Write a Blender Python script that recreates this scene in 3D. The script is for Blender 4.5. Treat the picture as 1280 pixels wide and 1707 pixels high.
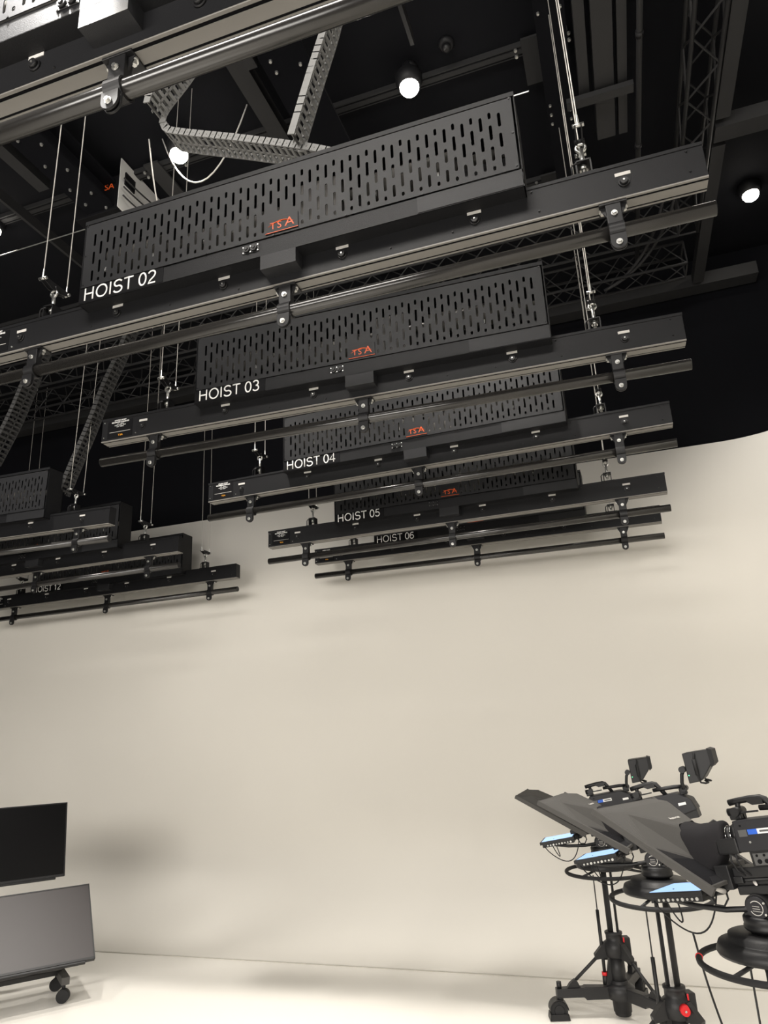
import bpy, bmesh, math, random
from mathutils import Vector, Matrix, Euler
random.seed(4)
R = math.radians
PI = math.pi
for o in list(bpy.data.objects):
    bpy.data.objects.remove(o)
sc = bpy.context.scene
COL = sc.collection

# ------------------------------------------------------------------ camera
YAW, PIT, ROL, FPX = 0.3139, 0.3030, 0.0465, 1168.0
EYE = Vector((0, 0, 1.6))
fwd = Vector((-math.sin(YAW) * math.cos(PIT), math.cos(YAW) * math.cos(PIT), math.sin(PIT)))
rgt = Vector((math.cos(YAW), math.sin(YAW), 0))
dwn = -(rgt.cross(fwd))
crgt = rgt * math.cos(ROL) + dwn * math.sin(ROL)
cdwn = -rgt * math.sin(ROL) + dwn * math.cos(ROL)
cd = bpy.data.cameras.new('camera')
cam = bpy.data.objects.new('camera', cd)
COL.objects.link(cam)
m = Matrix((crgt, -cdwn, -fwd)).transposed().to_4x4()
m.translation = EYE
cam.matrix_world = m
cd.sensor_fit = 'VERTICAL'
cd.sensor_height = 36.0
cd.lens = FPX * 36.0 / 1707.0
cd.clip_start = 0.02
sc.camera = cam

# ------------------------------------------------------------------ world, exposure, lights
w = bpy.data.worlds.new('world')
sc.world = w
w.use_nodes = True
w.node_tree.nodes['Background'].inputs[0].default_value = (0.10, 0.10, 0.11, 1)
w.node_tree.nodes['Background'].inputs[1].default_value = 0.04
sc.view_settings.view_transform = 'Standard'
sc.view_settings.look = 'None'
sc.view_settings.gamma = 1
sc.view_settings.use_curve_mapping = False
sc.view_settings.exposure = 0.28


def area(name, loc, target, size, size_y, power, color=(1, .93, .83)):
    d = bpy.data.lights.new(name, 'AREA')
    d.shape = 'RECTANGLE'
    d.size, d.size_y = size, size_y
    d.energy = power
    d.color = color
    o = bpy.data.objects.new(name, d)
    COL.objects.link(o)
    o.location = loc
    o.rotation_euler = (Vector(target) - Vector(loc)).to_track_quat('-Z', 'Y').to_euler()
    return o


WARM = (1, .95, .885)
FILL_LIGHTS = [((-2.3, -3.6, 2.9), (-2.9, 6.0, 2.5), 5.6, 1.3, 320),  # unseen fill lights, added to brighten the cyclorama and hoist fronts evenly
        ((1.0, -2.9, 2.55), (.2, 6.0, 2.6), 1.2, 1.3, 34),
        ((-1.0, .15, 5.2), (-1.0, 2.6, 0.0), 2.6, .6, 85)]
for loc_, tgt_, sx_, sy_, pw_ in FILL_LIGHTS:
    area('added_fill_light', loc_, tgt_, sx_, sy_, pw_, WARM)
DOWN_P = 40


# ------------------------------------------------------------------ materials
def mat(name, col, rough=.5, metal=0., spec=.5, bump=0., bscale=200., emis=None, est=1., vary=0., vscale=6.):
    M = bpy.data.materials.new(name)
    M.use_nodes = True
    nt = M.node_tree
    b = nt.nodes['Principled BSDF']
    b.inputs['Base Color'].default_value = (*col, 1)
    b.inputs['Roughness'].default_value = rough
    b.inputs['Metallic'].default_value = metal
    b.inputs['Specular IOR Level'].default_value = spec
    if emis:
        b.inputs['Emission Color'].default_value = (*emis, 1)
        b.inputs['Emission Strength'].default_value = est
    tc = nt.nodes.new('ShaderNodeTexCoord')
    if vary:
        n = nt.nodes.new('ShaderNodeTexNoise')
        n.inputs['Scale'].default_value = vscale
        n.inputs['Detail'].default_value = 4
        nt.links.new(tc.outputs['Object'], n.inputs['Vector'])
        mx = nt.nodes.new('ShaderNodeMix')
        mx.data_type = 'RGBA'
        mx.inputs[6].default_value = (*[c * (1 - vary) for c in col], 1)
        mx.inputs[7].default_value = (*[min(1, c * (1 + vary)) for c in col], 1)
        nt.links.new(n.outputs['Fac'], mx.inputs[0])
        nt.links.new(mx.outputs[2], b.inputs['Base Color'])
    if bump:
        n = nt.nodes.new('ShaderNodeTexNoise')
        n.inputs['Scale'].default_value = bscale
        n.inputs['Detail'].default_value = 3
        nt.links.new(tc.outputs['Object'], n.inputs['Vector'])
        bp = nt.nodes.new('ShaderNodeBump')
        bp.inputs['Strength'].default_value = bump
        bp.inputs['Distance'].default_value = .002
        nt.links.new(n.outputs['Fac'], bp.inputs['Height'])
        nt.links.new(bp.outputs[0], b.inputs['Normal'])
    return M


MT = dict(
    cyc=mat('white_cyclorama_paint', (.77, .745, .69), .7, spec=.2, vary=.012, vscale=1.2),
    floor=mat('white_floor_vinyl', (.87, .845, .79), .32, spec=.4, vary=.015, vscale=.8),
    blackwall=mat('black_wall_paint', (.0045, .0047, .0062), .85, spec=.08, vary=.15, vscale=2),
    ceil=mat('black_ceiling_paint', (.005, .0053, .007), .85, spec=.12, vary=.1, vscale=1.5),
    beam=mat('black_steel_paint', (.022, .022, .023), .6, spec=.3, bump=.15),
    powder=mat('black_powder_coat', (.0095, .0097, .011), .5, spec=.25, bump=.3, bscale=500),
    panel=mat('charcoal_powder_coat', (.019, .0195, .0215), .5, spec=.3, bump=.3, bscale=500),
    extr=mat('grey_anodised_extrusion', (.21, .20, .185), .5, metal=.0, spec=.4, bump=.05),
    groove=mat('dark_groove', (.006, .006, .007), .9, spec=.1),
    tube=mat('gloss_black_tube', (.018, .017, .016), .22, spec=.7),
    clamp=mat('black_clamp_metal', (.010, .010, .011), .45, spec=.35),
    zinc=mat('zinc_plated_steel', (.62, .62, .60), .3, metal=.9),
    cable=mat('steel_wire', (.55, .53, .49), .45, metal=.5, spec=.5),
    white=mat('white_lettering', (.85, .85, .84), .6, spec=.2),
    signblk=mat('black_sign_vinyl', (.005, .005, .006), .6, spec=.15),
    label=mat('pale_label', (.62, .60, .57), .6),
    orange=mat('orange_lettering', (.75, .11, .02), .5),
    yellow=mat('yellow_switch_plate', (.85, .38, .02), .5),
    red=mat('red_plastic', (.72, .02, .025), .4),
    chain=mat('grey_plastic_chain', (.20, .20, .195), .6, spec=.3, bump=.2),
    chainb=mat('black_plastic_chain', (.04, .04, .04), .55, spec=.35),
    plast=mat('black_plastic', (.009, .009, .010), .45, spec=.45, bump=.1, bscale=900),
    camb=mat('camera_body_grey', (.018, .018, .021), .5, spec=.4, bump=.1, bscale=900),
    hood=mat('hood_fabric', (.085, .082, .078), .8, spec=.25, bump=.35, bscale=1200),
    cloth=mat('black_cloth', (.025, .024, .026), .9, spec=.15, bump=.5, bscale=700),
    rubber=mat('black_rubber', (.008, .008, .009), .7),
    chrome=mat('polished_steel', (.55, .54, .52), .18, metal=1.),
    cast=mat('dark_cast_metal', (.018, .018, .019), .45, spec=.4, bump=.2),
    lens=mat('lens_grey', (.10, .10, .10), .35),
    glass=mat('beam_splitter_glass', (.02, .02, .022), .06, spec=.6),
    blue=mat('blue_sticker', (.02, .12, .62), .5),
    scr=mat('lit_screen', (.05, .08, .1), .3, emis=(.42, .66, 1.0), est=.95),
    tvblk=mat('black_screen', (.003, .003, .0035), .3, spec=.2),
    tvgrey=mat('grey_screen', (.030, .024, .024), .42, spec=.5),
    galv=mat('galvanised_sheet', (.72, .72, .71), .4, metal=.35, vary=.05),
    lampm=mat('lamp_lens', (1, 1, 1), .5, emis=(1, .93, .82), est=38.),
    green=mat('green_led', (.1, .8, .3), .5, emis=(.1, 1, .4), est=1.5),
)


# ------------------------------------------------------------------ mesh builder
class MB:
    def __init__(self, s=1.0):
        self.bm = bmesh.new()
        self.s = s

    def _xf(self, vs, M=None):
        for v in vs:
            if M is not None:
                v.co = M @ v.co
            v.co *= self.s

    def box(self, a, b, bevel=0., M=None, smooth=False):
        a, b = Vector(a), Vector(b)
        r = bmesh.ops.create_cube(self.bm, size=1)
        vs = r['verts']
        c, d = (a + b) / 2, (b - a)
        for v in vs:
            v.co = Vector((v.co.x * d.x + c.x, v.co.y * d.y + c.y, v.co.z * d.z + c.z))
        if bevel:
            es = list({e for v in vs for e in v.link_edges})
            r = bmesh.ops.bevel(self.bm, geom=es, offset=bevel, segments=2, affect='EDGES', profile=.6)
            vs = list({v for v in r['verts']} | {v for v in vs if v.is_valid})
        self._xf(vs, M)
        return self

    def cyl(self, p, q, r1, r2=None, seg=20, M=None, caps=True):
        p, q = Vector(p), Vector(q)
        r2 = r1 if r2 is None else r2
        ax = (q - p)
        rot = ax.to_track_quat('Z', 'Y').to_matrix()
        rings = []
        for c, r in ((p, r1), (q, r2)):
            rings.append([self.bm.verts.new(c + rot @ Vector((r * math.cos(2 * PI * i / seg), r * math.sin(2 * PI * i / seg), 0))) for i in range(seg)])
        for i in range(seg):
            f = self.bm.faces.new((rings[0][i], rings[0][(i + 1) % seg], rings[1][(i + 1) % seg], rings[1][i]))
            f.smooth = seg > 8
        if caps:
            self.bm.faces.new(rings[0][::-1])
            self.bm.faces.new(rings[1])
        self._xf(rings[0] + rings[1], M)
        return self

    def tube(self, pts, r, seg=10, closed=False, M=None, scl=None):
        pts = [Vector(p) for p in pts]
        n = len(pts)
        rings = []
        up = None
        for i, p in enumerate(pts):
            if closed:
                t = pts[(i + 1) % n] - pts[i - 1]
            else:
                t = pts[min(i + 1, n - 1)] - pts[max(i - 1, 0)]
            t.normalize()
            if up is None:
                up = Vector((0, 0, 1)) if abs(t.z) < .9 else Vector((1, 0, 0))
            up = (up - t * up.dot(t)).normalized()
            s = t.cross(up)
            rr = r if scl is None else r * scl[i]
            rings.append([self.bm.verts.new(p + (up * math.cos(2 * PI * k / seg) + s * math.sin(2 * PI * k / seg)) * rr) for k in range(seg)])
        for i in range(n if closed else n - 1):
            a, b = rings[i], rings[(i + 1) % n]
            for k in range(seg):
                f = self.bm.faces.new((a[k], a[(k + 1) % seg], b[(k + 1) % seg], b[k]))
                f.smooth = seg > 5
        if not closed:
            self.bm.faces.new(rings[0][::-1])
            self.bm.faces.new(rings[-1])
        self._xf([v for q in rings for v in q], M)
        return self

    def lathe(self, prof, seg=32, M=None):
        """prof: (r, z) pairs round the z axis"""
        rings = []
        for r, z in prof:
            rings.append([self.bm.verts.new((max(r, 1e-4) * math.cos(2 * PI * i / seg), max(r, 1e-4) * math.sin(2 * PI * i / seg), z)) for i in range(seg)])
        for a, b in zip(rings[:-1], rings[1:]):
            for k in range(seg):
                f = self.bm.faces.new((a[k], a[(k + 1) % seg], b[(k + 1) % seg], b[k]))
                f.smooth = True
        self.bm.faces.new(rings[0][::-1])
        self.bm.faces.new(rings[-1])
        self._xf([v for q in rings for v in q], M)
        return self

    def prism(self, poly, y0, y1, M=None, axis='y'):
        """poly of (a, b): axis y -> (x, z) outline swept over y; axis x -> (y, z); axis z -> (x, y)"""
        def P(a, b, t):
            return (a, t, b) if axis == 'y' else ((t, a, b) if axis == 'x' else (a, b, t))
        A = [self.bm.verts.new(P(a, b, y0)) for a, b in poly]
        B = [self.bm.verts.new(P(a, b, y1)) for a, b in poly]
        n = len(poly)
        self.bm.faces.new(A)
        self.bm.faces.new(B[::-1])
        for i in range(n):
            self.bm.faces.new((A[i], A[(i + 1) % n], B[(i + 1) % n], B[i]))
        self._xf(A + B, M)
        return self

    def hull(self, secs, M=None, smooth=False, caps=True):
        """loft through sections (lists of the same number of points)"""
        rings = [[self.bm.verts.new(p) for p in s] for s in secs]
        n = len(rings[0])
        for a, b in zip(rings[:-1], rings[1:]):
            for k in range(n):
                f = self.bm.faces.new((a[k], a[(k + 1) % n], b[(k + 1) % n], b[k]))
                f.smooth = smooth
        if caps:
            self.bm.faces.new(rings[0][::-1])
            self.bm.faces.new(rings[-1])
        self._xf([v for q in rings for v in q], M)
        return self

    def build(self, name, material, parent=None, bevel=0.):
        bmesh.ops.recalc_face_normals(self.bm, faces=self.bm.faces)
        me = bpy.data.meshes.new(name)
        self.bm.to_mesh(me)
        self.bm.free()
        me.materials.append(material)
        o = bpy.data.objects.new(name, me)
        COL.objects.link(o)
        o.parent = parent
        if bevel:
            md = o.modifiers.new('bevel', 'BEVEL')
            md.width = bevel
            md.segments = 2
            md.limit_method = 'ANGLE'
        return o


def empty(name, loc=(0, 0, 0), rot=(0, 0, 0), parent=None):
    o = bpy.data.objects.new(name, None)
    o.empty_display_size = .1
    COL.objects.link(o)
    o.location = loc
    o.rotation_euler = rot
    o.parent = parent
    return o


def tag(o, label=None, cat=None, group=None, kind=None):
    if label:
        o['label'] = label
    if cat:
        o['category'] = cat
    if group:
        o['group'] = group
    if kind:
        o['kind'] = kind
    return o


def copy_tree(o, parent=None, skip=()):
    c = o.copy()
    COL.objects.link(c)
    c.parent = parent
    for ch in list(o.children):
        if ch.name.split('.')[0] not in skip:
            copy_tree(ch, c, skip)
    return c


def curve_mesh(cu, name, material, parent=None, mtx=None):
    """turn curve/text data into a mesh object"""
    t = bpy.data.objects.new('tmp', cu)
    COL.objects.link(t)
    dg = bpy.context.evaluated_depsgraph_get()
    me = bpy.data.meshes.new_from_object(t.evaluated_get(dg))
    bpy.data.objects.remove(t)
    me.name = name
    if mtx is not None:
        me.transform(mtx)
    me.materials.clear()
    me.materials.append(material)
    o = bpy.data.objects.new(name, me)
    COL.objects.link(o)
    o.parent = parent
    return o


def text(body, size, name, material, parent, mtx, align='LEFT', ext=.0008, sx=1., shear=0., offset=0.):
    cu = bpy.data.curves.new(name, 'FONT')
    cu.body = body
    cu.size = size
    cu.align_x = align
    cu.align_y = 'BOTTOM_BASELINE'
    cu.extrude = ext
    cu.shear = shear
    cu.offset = offset
    cu.resolution_u = 3
    return curve_mesh(cu, name, material, parent, mtx @ Matrix.Diagonal((sx, 1, 1, 1)))


def arc(cx, cy, rx, ry, a0, a1, n=14):
    return [(cx + rx * math.cos(R(a0 + (a1 - a0) * i / n)), cy + ry * math.sin(R(a0 + (a1 - a0) * i / n))) for i in range(n + 1)]


GLYPH = {
    'H': (.98, [[(.10, 0), (.10, 1)], [(.76, 0), (.76, 1)], [(.10, .52), (.76, .52)]]),
    'O': (1.08, [arc(.52, .5, .43, .48, 0, 360, 28)]),
    'I': (.38, [[(.17, 0), (.17, 1)]]),
    'S': (.90, [arc(.43, .74, .31, .25, 25, 180) + arc(.43, .74, .31, .25, 200, 250, 4) + arc(.42, .26, .34, .26, 75, 0) + arc(.42, .26, .34, .26, -15, -160)]),
    'T': (.82, [[(.40, 0), (.40, 1)], [(.02, .97), (.78, .97)]]),
    ' ': (.38, []),
    '0': (.74, [arc(.34, .5, .27, .48, 0, 360, 24)]),
    '1': (.74, [[(.12, .74), (.26, .82), (.38, 1), (.38, 0)]]),
    '2': (.74, [arc(.34, .72, .27, .26, 160, -20) + [(.5, .48), (.2, .22), (.07, .03), (.64, .03)]]),
    '3': (.74, [arc(.33, .745, .24, .235, 155, -80), arc(.33, .265, .28, .255, 90, -155)]),
    '4': (.74, [[(.5, 0), (.5, .98), (.04, .3), (.68, .3)]]),
    '5': (.74, [[(.6, .95), (.2, .95), (.12, .52)] + arc(.33, .31, .28, .29, 125, -155)]),
    '6': (.74, [arc(.34, .31, .27, .28, 0, 360, 20), arc(.42, .5, .36, .47, 60, 190, 12)]),
}


def sign_text(body, h, name, material, parent, mtx, weight=.05):
    q = MB()
    x = 0
    for ch in body:
        adv, strokes = GLYPH[ch]
        for st in strokes:
            q.tube([(x + a * h, b_ * h, 0) for a, b_ in st], weight * h, 8)
        x += adv * h
    q.bm.transform(mtx @ Matrix.Diagonal((1, 1, .15, 1)))
    return q.build(name, material, parent)


FRONT = Matrix.Rotation(R(90), 4, 'X')           # text/curve plane xy -> xz, facing -y

# ------------------------------------------------------------------ the room
WALL_Y, WALL_X, CEIL = 6.22, 1.86, 5.65


def struct(name, mb, material):
    o = mb.build(name, material)
    o['kind'] = 'structure'
    return o


b = MB()
b.box((-10, -4.5, -.1), (2.2, 6.4, 0))
struct('floor', b, MT['floor'])
struct('ceiling', MB().box((-10, -4.5, CEIL), (2.2, 6.6, CEIL + .1)), MT['ceil'])
struct('wall_back', MB().box((-10, WALL_Y, 0), (2.2, WALL_Y + .12, CEIL)), MT['blackwall'])
struct('wall_right', MB().box((WALL_X, -4.5, 0), (WALL_X + .12, WALL_Y, CEIL)), MT['blackwall'])
struct('wall_left', MB().box((-10.1, -4.5, 0), (-10, 6.4, CEIL)), MT['blackwall'])
struct('wall_front', MB().box((-10, -4.6, 0), (2.2, -4.5, CEIL)), MT['blackwall'])

# cyclorama: upright sheet with a coved foot, turning through a rounded corner on the right
cy = bmesh.new()
CR, CTOP = .78, 3.815
path = []                                          # (x, y, nx, ny): line of the upright face and direction into the room
X0, YW = 1.02, 6.15
for i in range(41):
    path.append((-9.9 + (X0 + 9.9) * i / 40, YW, 0, -1))
CORN = .78
for i in range(1, 17):
    a = R(90) * i / 16
    path.append((X0 + CORN * math.sin(a), YW - CORN + CORN * math.cos(a), -math.sin(a), -math.cos(a)))
for i in range(1, 11):
    path.append((X0 + CORN, YW - CORN - 6 * i / 10, -1, 0))
grid = []
for x, y, nx, ny in path:
    colv = []
    for j in range(13):
        a = R(90) * j / 12
        off = CR - CR * math.sin(a)
        colv.append(cy.verts.new((x + nx * off, y + ny * off, .004 + CR - CR * math.cos(a))))
    for zz in (1.3, 2.0, 2.8, CTOP):
        colv.append(cy.verts.new((x, y, zz)))
    colv.append(cy.verts.new((x - nx * .05, y - ny * .05, CTOP)))
    grid.append(colv)
for A, B in zip(grid[:-1], grid[1:]):
    for k in range(len(A) - 1):
        f = cy.faces.new((A[k], B[k], B[k + 1], A[k + 1]))
        f.smooth = k < len(A) - 2
me = bpy.data.meshes.new('cyclorama')
cy.to_mesh(me)
me.materials.append(MT['cyc'])
o = bpy.data.objects.new('wall_cyclorama', me)
COL.objects.link(o)
o['kind'] = 'structure'
# thin joint strip where floor meets the cove
struct('trim_1', MB().box((-9.9, YW - CR - .012, 0), (.9, YW - CR - .006, .0045)), mat('joint_grey', (.60, .57, .51), .7))


# ------------------------------------------------------------------ ceiling steelwork.  K scales positions measured for a 6.5 m grid about the eye point
K = .75


def kk(x, y, z):
    return (x * K, y * K, 1.6 + (z - 1.6) * K)


def kbox(mb, a, b, bev=0.):
    mb.box(kk(*a), kk(*b), bev)
    return mb


def simple(name, label, cat, mb, material, group=None):
    o = mb.build(name, material)
    return tag(o, label, cat, group)


def bolts(parent, pts, r=.009, h=.012, d=(0, 0, -1), material='zinc'):
    d = Vector(d)
    for p in pts:
        p = Vector(p)
        q = MB()
        q.cyl(p, p + d * h, r, r * .8, 8)
        q.build('bolt', MT[material], parent)


# long rails running across, with plates and bolts
def strut_rail(label, y, z, x0, x1, plates):
    r = empty('ceiling_rail')
    tag(r, label, 'rail')
    mb = MB()
    kbox(mb, (x0, y - .05, z), (x1, y + .05, z + .05))
    kbox(mb, (x0, y - .02, z - .005), (x1, y + .02, z))
    mb.build('rail_profile', MT['beam'], r)
    g = MB()
    kbox(g, (x0, y - .038, z - .002), (x1, y - .026, z + .001))
    kbox(g, (x0, y + .026, z - .002), (x1, y + .038, z + .001))
    g.build('groove', MT['groove'], r)
    for px in plates:
        p = MB()
        kbox(p, (px, y - .12, z - .03), (px + .16, y + .33, z - .008))
        p.build('mounting_plate', MT['beam'], r)
        bolts(r, [kk(px - .05, y - .03, z - .006), kk(px - .05, y + .03, z - .006), kk(px + .38, y - .03, z - .006), kk(px + .38, y + .03, z - .006)], .012)
    return r


strut_rail('slotted black rail crossing the ceiling right behind the nearest downlight', 4.63, 6.95, -8, .265, (-.11, -3.75))
strut_rail('slotted black rail crossing the ceiling behind the tall housing of hoist 02', 6.2, 6.95, -8, .265, (-.13, -3.86))
for y, lab in ((4.62, 'thin steel rod stretched across the ceiling beyond the first slotted rail'), (6.05, 'thin steel rod stretched across the ceiling beyond the second slotted rail')):
    rd = MB()
    rd.cyl(kk(-7.5, y, 6.5), kk(-.1, y, 6.5), .004, seg=6)
    simple('steel_rod', lab, 'rod', rd, MT['zinc'])

# beams and ducts running into depth
ybeams = [
    (.41, .56, 1.0, 5.35, 6.5, 'widest flat grey duct under the ceiling right of the cable run', 'duct'),
    (.59, .66, 1.0, 5.35, 6.5, 'narrow flat duct beside the hanging conduit pipe', 'duct'),
    (.29, .37, 1.0, 4.9, 6.52, 'short narrow duct nearest the bundle of lifting wires', 'duct'),
    (1.385, 1.5, -1.0, 5.5, 6.5, 'flat beam along the ceiling right of the lighting truss, nearer piece', 'beam'),
    (1.385, 1.5, 5.82, 8.0, 6.5, 'flat beam along the ceiling right of the lighting truss, farther piece', 'beam'),
    (-2.35, -2.2, 1.5, 5.0, 6.7, 'flat dark beam running back beside the folded grey cable chain', 'beam'),
    (-4.62, -4.5, 2.0, 4.15, 6.6, 'slim double-edged rail running back above the left cabinet', 'beam'),
    (-.93, -.90, 2.0, 4.1, 6.75, 'slender ceiling batten running back towards the nearest downlight', 'batten'),
    (-5.2, -5.17, 2.0, 6.0, 6.75, 'slender ceiling batten at far left', 'batten'),
]
for x0, x1, y0, y1, z, lab, cat in ybeams:
    mb = MB()
    kbox(mb, (x0, y0, z), (x1, y1, z + .12))
    simple('ceiling_' + cat, lab, cat, mb, MT['beam'])
hb = empty('ceiling_girder')
tag(hb, 'heavy dark girder with bolted flanges running back past the left cabinet', 'girder')
mb = MB()
kbox(mb, (-4.28, 1.5, 6.45), (-3.98, 6.5, 6.48))
kbox(mb, (-4.16, 1.5, 6.48), (-4.10, 6.5, 6.72))
kbox(mb, (-4.28, 1.5, 6.72), (-3.98, 6.5, 6.75))
mb.build('girder_profile', MT['blackwall'], hb)
bolts(hb, [kk(-4.2, y, 6.45) for y in (3.5, 3.8, 4.1, 4.3)] + [kk(-4.05, y, 6.45) for y in (3.6, 3.9, 4.2, 4.4)], .011)
hb = empty('ceiling_girder')
tag(hb, 'dark girder with bolted flanges running back in the middle behind the folded chain', 'girder')
mb = MB()
kbox(mb, (-1.98, 1.5, 6.45), (-1.62, 6.5, 6.48))
kbox(mb, (-1.82, 1.5, 6.48), (-1.78, 6.5, 6.75))
mb.build('girder_profile', MT['blackwall'], hb)
mb = MB()
kbox(mb, (-2.12, 1.8, 6.46), (-2.02, 3.62, 6.56))
mb.build('side_channel', MT['beam'], hb)
bolts(hb, [kk(-1.9, y, 6.45) for y in (3.2, 3.45, 3.6, 3.7)] + [kk(-1.7, y, 6.45) for y in (3.2, 3.4, 3.7)], .011)
hb = empty('ceiling_girder')
tag(hb, 'dark girder with rows of bolts running back above the bundle of lifting wires', 'girder')
mb = MB()
kbox(mb, (.02, 1.5, 6.58), (.24, 7.0, 6.61))
kbox(mb, (.10, 1.5, 6.61), (.14, 7.0, 6.75))
mb.build('girder_profile', MT['blackwall'], hb)
bolts(hb, [kk(.05, y, 6.58) for y in (3.9, 4.05, 4.9, 5.0, 5.1)] + [kk(.21, y, 6.58) for y in (3.9, 4.05, 4.9, 5.0, 5.1)], .009)

mb = MB()
kbox(mb, (1.39, 5.57, 6.48), (2.35, 5.75, 6.62))
simple('ceiling_beam', 'flat cross beam between the lighting truss and the right wall', 'beam', mb, MT['beam'])
mb = MB()
kbox(mb, (.18, 4.78, 6.42), (.70, 4.86, 6.47))
simple('ceiling_beam', 'small perforated cross bar under the flat ducts', 'beam', mb, MT['beam'])
mb = MB()
kbox(mb, (-4.9, 2.45, 6.6), (-4.45, 2.95, 6.7))
simple('ceiling_box', 'flat grey box fixed to the ceiling at upper left under hoist 01 tube', 'box', mb, MT['beam'])
mb = MB()
kbox(mb, (-3.0, 2.72, 6.6), (-2.35, 3.05, 6.7))
simple('ceiling_box', 'flat grey box fixed to the ceiling left of the folded chain', 'box', mb, MT['beam'])
# wall ledge
mb = MB()
kbox(mb, (-10, 8.05, 6.5), (2.1, 8.25, 6.66))
o = mb.build('trim_2', MT['beam'])
o['kind'] = 'structure'
# pipe
pp = MB()
pp.cyl(kk(.735, 1.0, 6.4), kk(.735, 7.2, 6.4), .017, seg=14)
pr_ = pp.build('conduit_pipe', MT['beam'])
tag(pr_, 'round black pipe running back under the ceiling left of the lighting truss', 'pipe')
for y in (3.2, 4.3, 5.4, 6.6):
    q = MB()
    q.cyl(kk(.735, y, 6.4), kk(.735, y + .05, 6.4), .022, seg=14)
    q.build('pipe_coupling', MT['clamp'], pr_)


def truss(label, p0, p1, side, up, n, rc=.014, rb=.007, group=None):
    """box truss: four chords and zigzag bracing"""
    t = empty('lighting_truss')
    tag(t, label, 'truss', group)
    p0, p1, side, up = Vector(p0), Vector(p1), Vector(side), Vector(up)
    cs = [Vector((0, 0, 0)), side, up, side + up]
    for c in cs:
        q = MB()
        q.cyl(p0 + c, p1 + c, rc, seg=10)
        q.build('chord', MT['beam'], t)
    q = MB()
    for i in range(n):
        a, b = p0.lerp(p1, i / n), p0.lerp(p1, (i + 1) / n)
        mid = (a + b) / 2
        for u, v in ((cs[0], cs[1]), (cs[2], cs[3]), (cs[0], cs[2]), (cs[1], cs[3])):
            q.cyl(a + u, mid + v, rb, seg=6)
            q.cyl(mid + v, b + u, rb, seg=6)
    for s_ in (p0, p1):
        for u, v in ((0, 1), (2, 3), (0, 2), (1, 3)):
            q.cyl(s_ + cs[u], s_ + cs[v], rb * 1.3, seg=6)
    q.build('bracing', MT['beam'], t)
    return t


truss('square black truss running back under the ceiling at upper right', kk(1.13, .4, 6.5), kk(1.13, 7.0, 6.5), (.17, 0, 0), (0, 0, .2), 11)
truss('square black truss crossing in front of the back wall, lower one', kk(-9, 7.0, 6.15), kk(1.2, 7.0, 6.15), (0, .2, 0), (0, 0, .2), 24, .012, .005)
truss('square black truss crossing in front of the back wall, upper one', kk(-9, 6.3, 6.2), kk(1.1, 6.3, 6.2), (0, .2, 0), (0, 0, .17), 24, .012, .005)
# looped cables at the truss corner
for i, (dx, lab) in enumerate(((0, 'thick black cable curving at the far truss corner, outer of two'), (.12, 'thick black cable curving at the far truss corner, inner of two'))):
    q = MB()
    pts = []
    for k in range(17):
        a = R(90) * k / 16
        pts.append(kk(.35 + (.75 - dx) * math.sin(a) * 1.0, 7.1 - (1.9 - 1.2 * dx) * (1 - math.cos(a)) * .7, 6.1 + .3 * k / 16))
    q.tube(pts, .012, 8)
    simple('truss_cable', lab, 'cable', q, MT['rubber'])
# cabinet with isolator switch
cb = empty('control_cabinet')
tag(cb, 'black ceiling cabinet with orange lettering and a yellow switch plate at upper left', 'cabinet')
mb = MB()
kbox(mb, (-4.42, 4.42, 6.42), (-3.93, 4.62, 6.80), .004)
kbox(mb, (-4.5, 4.46, 6.72), (-3.9, 4.60, 6.86), .0)
mb.build('cabinet_body', MT['signblk'], cb)
mb = MB()
kbox(mb, (-3.925, 4.40, 6.42), (-3.915, 5.3, 6.98))
mb.build('side_sheet', MT['galv'], cb)
mb = MB()
kbox(mb, (-4.13, 4.405, 6.46), (-4.05, 4.42, 6.54))
pl = mb.build('switch_plate', MT['yellow'], cb)
p = Vector(kk(-4.09, 4.40, 6.5))
MB().cyl(p, p + Vector((0, -.02, 0)), .014, seg=12).build('switch_knob', MT['red'], pl)
text('TSA', .075, 'lettering', MT['orange'], cb, Matrix.Translation(kk(-4.16, 4.41, 6.66)) @ FRONT, ext=.001)
for k in range(3):
    q = MB()
    pts = [Vector(kk(-3.90, 4.42 + .9 * t, 6.55 + .1 * k + .18 * t * t)) + Vector((.012 + .03 * math.sin(PI * t), 0, -.03 * math.sin(PI * t))) for t in [i / 10 for i in range(11)]]
    q.tube(pts, .006, 6)
    q.build('wiring', MT['rubber'], cb)
# loose cables around the left downlight
for k, (lab, P0, P1, sag) in enumerate((
        ('thin wire looping under the left downlight towards the chain', (-3.42, 4.35, 6.98), (-2.5, 4.3, 6.98), .5),
        ('thin wire draped from the left downlight to the cabinet', (-3.45, 4.2, 6.85), (-3.75, 4.9, 6.5), .12))):
    q = MB()
    pts = []
    for i in range(15):
        t = i / 14
        v = Vector(kk(*[P0[j] + (P1[j] - P0[j]) * t for j in range(3)]))
        v.z -= sag * 4 * t * (1 - t)
        pts.append(v)
    q.tube(pts, .005, 6)
    simple('hanging_wire', lab, 'wire', q, MT['label'])


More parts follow.
